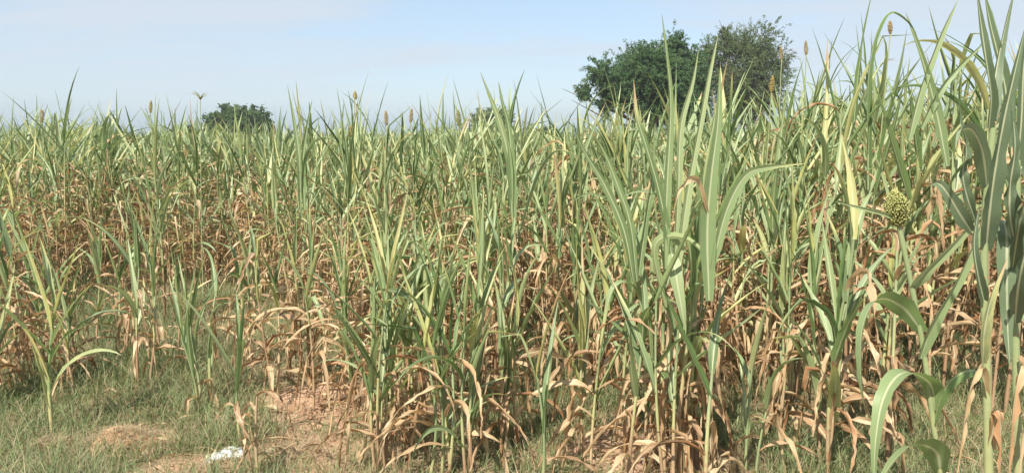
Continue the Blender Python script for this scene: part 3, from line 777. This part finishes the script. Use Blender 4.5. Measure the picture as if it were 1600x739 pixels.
accent(790, D, 1.35, 'sorghum raising two long spears above the hazy bush',
       [([(800, 340, D), (795, 250, D), (780, 190, D), (765, 150, D), (750, 112, D)], .05, dict(rnd=.65, fold=.7)),
        ([(805, 340, D), (800, 260, D), (795, 200, D), (785, 160, D), (779, 128, D)], .05, dict(rnd=.4, fold=.7)),
        ([(812, 360, D), (835, 280, D), (860, 240, D), (885, 235, D - .05), (908, 250, D - .05)], .045, dict(rnd=.6, fold=.4, tipdry=.9, side=(0, -.5, 1)))], dry=.6)
D = 3.4
accent(985, D, 1.2, 'sorghum opening in a wide V of long blades before the big tree',
       [([(990, 440, D), (975, 360, D), (945, 290, D), (915, 240, D), (890, 190, D)], .05, dict(rnd=.35, fold=.8)),
        ([(995, 440, D), (985, 350, D), (965, 290, D), (945, 240, D), (925, 205, D)], .045, dict(rnd=.5, fold=.8)),
        ([(998, 430, D), (1010, 340, D), (1020, 280, D), (1022, 200, D)], .045, dict(rnd=.3, fold=.8))], dry=.55)
D = 4.0
accent(640, D, 1.05, 'narrow leaved sorghum clump rising right of the yellow green clump', [], dry=.4, n_extra=9)
D = 5.5
accent(470, D + .2, 1.5, 'sorghum with a green arching leaf and tall spear, right of the small round tree',
       [([(470, 300, D), (478, 240, D), (500, 215, D), (530, 225, D), (565, 260, D)], .05, dict(rnd=.4, fold=.3, side=(0, -.5, 1))),
        ([(470, 330, D), (468, 250, D), (460, 190, D), (449, 132, D)], .05, dict(rnd=.5, fold=.7)),
        ([(476, 330, D), (474, 250, D), (480, 200, D), (488, 155, D)], .045, dict(rnd=.4, fold=.7))], dry=.6)
D = 3.5
accent(1400, D, 1.55, 'tall sorghum bending a hooked green leaf at the upper right skyline',
       [([(1355, 190, D), (1358, 110, D), (1372, 45, D), (1395, 18, D), (1425, 40, D), (1440, 80, D)], .045, dict(rnd=.25, fold=.4, side=(0, -.5, 1))),
        ([(1480, 260, D), (1462, 170, D), (1440, 90, D), (1415, 20, D)], .055, dict(rnd=.4, fold=.6)),
        ([(1420, 220, D), (1440, 140, D), (1470, 60, D), (1497, 0, D)], .05, dict(rnd=.6, fold=.6)),
        ([(1440, 200, D), (1470, 140, D), (1500, 105, D), (1545, 60, D)], .045, dict(rnd=.45, fold=.6))], dry=.5)
D = 4.6
x, y = P(1358, 400, D)[:2]
sorghum(x, y, 2.05, 1, .5, .05, 2, 'sorghum with a small brown seed spike held highest at upper right', 'sorghum plants at the edge of the crop', head=dict(mat=M_HEADB, len=.07, rad=.014, up=1.2))
for px, topy, D, lab in ((600, 185, 5.6, 'sorghum with a brown spike tallest between small round tree and hazy bush'), (645, 178, 5.8, 'sorghum with a loose brown spike just left of the hazy bush'),
                         (258, 160, 6.6, 'sorghum with a yellow spike on the left skyline'), (1222, 66, 5.6, 'sorghum with a brown spike right beside the sparse grey tree'),
                         (1242, 76, 6.2, 'sorghum with an orange spike on skyline right of the grey tree'), (1162, 120, 5.0, 'sorghum with a yellow spike in front of the sparse grey tree')):
    x, y = P(px, 400, D)[:2]; Hh = P(px, topy, D)[2]
    sorghum(x, y, Hh - .02, 2, .5, .045, 1, lab, 'sorghum plants of the standing crop', head=dict(mat=M_HEADY if 'yellow' in lab else M_HEADB, len=.10, rad=.015, up=.9), tip=.95)

# ------------------------------------------------------------------ weed with a star-shaped top above the crop
D = 6.0
x, y = P(313, 400, D)[:2]
r_ = empty('weed', (x, y, float(zg(x, y))), 'thin pale weed with a star shaped top standing above the crop, left skyline', 'weed')
q = MB(); top = P(313, 156, D) - np.array(r_.location)
tube(q, spline([(0, 0, 0), (.02, 0, .9), tuple(top)], 12), np.linspace(.005, .0025, 12), 5, (.3, .5, .8, .5)); q.build('stem', M_STALK, r_)
q = MB()
for i in range(9):
    a = i * .7; c = arc(top, a, U(.2, 1.3), U(1.2, 2.2), U(.05, .09), 6)
    tube(q, c, np.linspace(.004, .002, 6), 4, (.35, .5, .9, .5))
    blade(q, c, (-math.sin(a), math.cos(a), 0), .012, .3, .9, cols=3)
q.build('flower_head', M_STALK, r_)
# red grains half hidden in the dry leaves
p = P(1088, 548, 3.9)
r_ = empty('berry_spike', (p[0], p[1], float(zg(p[0], p[1]))), 'small spike of bright red berries among the dry leaves', 'berries')
q = MB(); lo = p - np.array(r_.location)
tube(q, [(0, 0, 0), tuple(lo * .5 + np.array([.01, 0, 0])), tuple(lo)], [.004, .003, .002], 5, (.5, .5, .5, .5)); q.build('stem', M_STALK, r_)
h = seed_head(r_, lo - np.array([0, 0, .01]), .09, .013, M_RED, 34, .5, 0, .1)
h.name = 'berries'

# ------------------------------------------------------------------ litter and straw heaps
def crumpled(name, px, py, sx, sy, h, mat, lab, cat, rot=0., seed=1, n=26, group=None):
    x, y = G(px, py); r = np.random.default_rng(seed)
    u = np.linspace(-1, 1, n); UU, VV = np.meshgrid(u, u)
    rad = 1 + .22 * np.sin(3 * np.arctan2(VV, UU) + seed) + .12 * np.sin(7 * np.arctan2(VV, UU))
    XX = UU * sx * rad; YY = VV * sy * rad
    Zc = np.zeros_like(UU)
    for k in range(9):
        a = r.uniform(0, math.pi); fr = r.uniform(2, 6); ph = r.uniform(0, 6)
        Zc += np.abs(np.sin(fr * (UU * math.cos(a) + VV * math.sin(a)) + ph)) * r.uniform(.4, 1)
    Zc = Zc / Zc.max() * h + r.normal(0, h * .05, UU.shape)
    Zc *= np.clip(1.25 - (UU ** 2 + VV ** 2) * .6, .12, 1)
    ca, sa = math.cos(rot), math.sin(rot)
    V = np.stack([XX * ca - YY * sa, XX * sa + YY * ca, Zc + .006], -1)
    q = MB(); q.grid(V, np.zeros(V.shape[:2] + (4,)))
    o = q.build(name, mat, smooth=False); o.location = (x, y, float(zg(x, y)) - .004)
    if group: o['group'] = group
    sm = o.modifiers.new('thickness', 'SOLIDIFY'); sm.thickness = .002
    return tag(o, lab, cat)
o = crumpled('plastic_wrapper', 362, 716, .088, .06, .05, M_WHITE, 'crumpled white plastic wrapper lying on the grass below the withered stump', 'plastic litter', .2, 3, 34)
q = MB(); u = np.linspace(-1, 1, 12); UU, VV = np.meshgrid(u, u)
q.grid(np.stack([UU * .03 - .085, VV * .026 - .01 + UU * .015, .022 + .008 * np.sin(UU * 5 + VV * 2) + .006 * np.sin(VV * 7)], -1), np.zeros((12, 12, 4)))
f_ = q.build('torn_flap', M_PALE, o, smooth=False)
crumpled('plastic_scrap', 990, 693, .026, .014, .02, M_WHITE, 'flat white scrap on brown soil, the one farther back', 'plastic litter', .1, 5, 12)
crumpled('plastic_scrap', 1006, 720, .020, .016, .026, M_WHITE, 'small crumpled white scrap on brown soil, nearer the camera', 'plastic litter', .6, 8, 12)
crumpled('plastic_scrap', 886, 737, .013, .012, .02, M_PALE, 'tiny pale scrap at the bottom edge below two bare stalks', 'plastic litter', .6, 9, 10)
crumpled('dark_scrap', 640, 652, .07, .05, .02, M_DARK, 'dark grey flattened scrap on the ground right of the bare soil', 'litter', .2, 12, 20)
def heap(px, py, rx, ry, h, lab, seed):
    x, y = G(px, py); z = float(zg(x, y)) - .012; r = np.random.default_rng(seed)
    n = 30; rr = np.linspace(0, 1, n); th = np.linspace(0, 2 * math.pi, 41)
    RR, TT = np.meshgrid(rr, th, indexing='ij')
    lump = (1 + .12 * np.sin(3 * TT + seed) + .08 * np.sin(5 * TT))
    X_ = RR * rx * np.cos(TT) * lump; Y_ = RR * ry * np.sin(TT) * lump
    Z_ = h * (1 - RR ** 2) * (1 + .2 * np.sin(19 * X_ + 3) + .2 * np.sin(23 * Y_)) + r.normal(0, .002, RR.shape) - .004
    Z_[:, -1] = Z_[:, 0]; Z_[0] = Z_[0, 0]
    q = MB(); q.grid(np.stack([X_, Y_, Z_], -1), np.zeros(RR.shape + (4,)))
    root = empty('straw_heap', (x, y, z), lab, 'straw heap')
    q.build('heap_mound', simple_mat('heap %d' % seed, (.30, .18, .10), (.56, .38, .24), 45, .95, .9, .1, .02), root)
    k = 1500; a = r.uniform(0, 6.283, k); s = np.sqrt(r.random(k)) * 1.08
    xs = s * rx * np.cos(a); ys = s * ry * np.sin(a); zs = h * np.clip(1 - s ** 2, 0, 1) * 1.1
    q = MB(); strips(q, xs, ys, zs, r.uniform(0, 6.283, k), r.uniform(.9, 1.75, k), r.uniform(-.3, .5, k), r.uniform(.02, .075, k), r.uniform(.0015, .004, k), r.uniform(.7, 1, k), r.random(k))
    q.build('loose_straw', M_GRASS, root)
heap(190, 688, .20, .13, .085, 'low round heap of brown straw in the grass clearing', 2)
heap(84, 690, .12, .07, .03, 'small straw heap around the foot of the pale stunted sorghum', 4)

# ------------------------------------------------------------------ trees beyond the field
def tree(px, D, blobs, label, mat, leaf=.10, n_twig=900, per=26, name='tree', seed=1, trunk_px=None, rtrunk=.28, droopy=.2, out=1., lobes=60):
    """blobs: ellipses (cx, cy, rx, ry in photo pixels) the crown fills at distance D"""
    r = np.random.default_rng(seed)
    k = D / FPX
    cxp = trunk_px or px
    base = P(cxp, 400, D); root = empty(name, (base[0], D, 0), label, 'tree')
    O = np.array([base[0], D, 0])
    trunk = MB(); crown = MB()
    cents, rads = [], []
    area = sum(b[2] * b[3] for b in blobs)
    for (bx_, by_, rx, ry) in blobs:
        c = P(bx_, by_, D) - O; R3 = np.array([rx * k, rx * k * .85, ry * k])
        m = max(4, int(lobes * rx * ry / area))
        for i in range(m):
            v = nrm(r.normal(size=3)) * r.random() ** .42
            cents.append(c + v * R3 * .82); rads.append(min(R3) * r.uniform(.30, .58))
    cents = np.array(cents); rads = np.array(rads)
    low = cents[:, 2].min()
    cc = cents.mean(0)
    # trunk and limbs
    fork = np.array([0, 0, max(1.2, low * .7)])
    tube(trunk, spline([(0, 0, -.1), tuple(fork * .5 + np.array([.1, 0, 0])), tuple(fork)], 10), np.linspace(rtrunk, rtrunk * .7, 10), 9)
    order = r.permutation(len(cents))[:max(10, len(cents) // 2)]
    for j in order:
        t = cents[j]; mid = fork * .45 + t * .55 + r.normal(0, .25, 3) - np.array([0, 0, .3])
        C = spline([tuple(fork), tuple(mid), tuple(t + (t - cc) * .25)], 9)
        tube(trunk, C, np.linspace(rtrunk * .42, rtrunk * .06, 9), 5)
    trunk.build('trunk', M_BARK, root)
    # crown: twigs with small leaves strung along them
    n = n_twig
    w = rads ** 2; j = r.choice(len(cents), n, p=w / w.sum())
    v = nrm(r.normal(size=(n, 3))); v[:, 2] += .15
    st = cents[j] + v * (rads[j] * r.uniform(.15, 1.05, n))[:, None]
    dr = nrm(v + .6 * nrm(st - cc) + r.normal(0, .45, (n, 3)) - np.array([0, 0, droopy]))
    Ln = rads[j] * r.uniform(.35, 1.0, n) * out * np.where(r.random(n) < .12, 1.9, 1.0)
    t = r.random((n, per)) ** .8
    pos = st[:, None] + dr[:, None] * (Ln[:, None] * t)[..., None] + np.array([0, 0, -1.]) * ((t ** 2) * (Ln[:, None] * .18))[..., None] + r.normal(0, leaf * .75, (n, per, 3))
    pos = pos.reshape(-1, 3); nn = len(pos)
    a = nrm(r.normal(size=(nn, 3))); b = nrm(np.cross(a, r.normal(size=(nn, 3))))
    s1 = (leaf * r.uniform(.5, 1.3, nn))[:, None]; s2 = s1 * .42
    V = np.stack([pos - a * s1, pos + b * s2, pos + a * s1, pos - b * s2], 1).reshape(-1, 3)
    Q = np.arange(nn * 4).reshape(-1, 4)
    rn = np.repeat(np.clip(np.repeat(r.normal(.5, .20, n), per) + r.normal(0, .12, nn), 0, 1), 4)
    A = np.zeros((nn * 4, 4)); A[:, 2] = rn
    crown.raw(V, Q, A)
    crown.build('crown', mat, root, smooth=False)
    tw = MB()
    idx = r.choice(n, n // 3, replace=False)
    for i in idx: tube(tw, [st[i] - dr[i] * Ln[i] * .5, st[i], st[i] + dr[i] * Ln[i]], [.02, .015, .006], 3)
    tw.build('twigs', M_BARK, root)
    return root
CM1 = crown_mat('green crown', (.045, .10, .04), (.080, .150, .060), (.14, .215, .095))
CM2 = crown_mat('grey green crown', (.075, .115, .05), (.12, .165, .075), (.19, .235, .12))
CM3 = crown_mat('dark crown', (.05, .09, .03), (.08, .135, .05), (.12, .18, .075))
tree(1010, 60, [(1020, 126, 74, 48), (952, 136, 42, 38), (912, 142, 18, 18), (955, 172, 42, 22), (1066, 88, 40, 32), (1085, 120, 34, 46), (1050, 170, 62, 40)],
     'big bushy green tree standing beyond the field, left of the two large trees', CM1, .080, 6000, 40, seed=3, trunk_px=1010, droopy=.25)
tree(1165, 68, [(1165, 75, 54, 42), (1122, 100, 32, 50), (1200, 110, 36, 50), (1158, 140, 66, 50), (1135, 48, 26, 16)],
     'taller sparse greyish tree right of the big bushy green tree', CM2, .075, 2800, 34, seed=5, trunk_px=1165, droopy=0, out=1.25)
tree(380, 100, [(382, 194, 46, 24), (350, 203, 30, 20), (412, 198, 18, 18), (300, 212, 32, 12)], 'small round dark green tree on the left horizon', CM3, .22, 1500, 28, seed=7, rtrunk=.3)
tree(770, 150, [(766, 196, 27, 22), (790, 210, 22, 16), (748, 212, 14, 12)], 'far hazy round bush near the middle of the horizon', CM2, .28, 700, 26, seed=8, rtrunk=.3)
tree(850, 160, [(850, 212, 26, 10), (880, 216, 16, 8)], 'low far bush between the hazy round bush and the big tree', CM3, .28, 300, 24, seed=9, rtrunk=.25)
tree(115, 150, [(112, 214, 28, 10), (90, 216, 16, 8)], 'low distant dark bush at the left end of the horizon', CM3, .28, 300, 24, seed=10, rtrunk=.25)

# ------------------------------------------------------------------ haze over the far field
hx = MB(); lo = np.array([-260., -20., -1.5]); hi = np.array([260., 200., 16.])
cv = np.array([(x, y, z) for z in (lo[2], hi[2]) for x, y in ((lo[0], lo[1]), (hi[0], lo[1]), (hi[0], hi[1]), (lo[0], hi[1]))])
hx.raw(cv, cf, np.zeros((8, 4)))
hm, nt, L = new_mat('haze air')
pv = N(nt, 'ShaderNodeVolumePrincipled'); pv.inputs['Density'].default_value = .0006; pv.inputs['Color'].default_value = (.86, .92, 1, 1); pv.inputs['Anisotropy'].default_value = .2
ho = N(nt, 'ShaderNodeOutputMaterial'); L.new(pv.outputs[0], ho.inputs['Volume'])
tag(hx.build('haze', hm, smooth=False), 'thin pale haze over the far field', 'haze', kind='stuff')
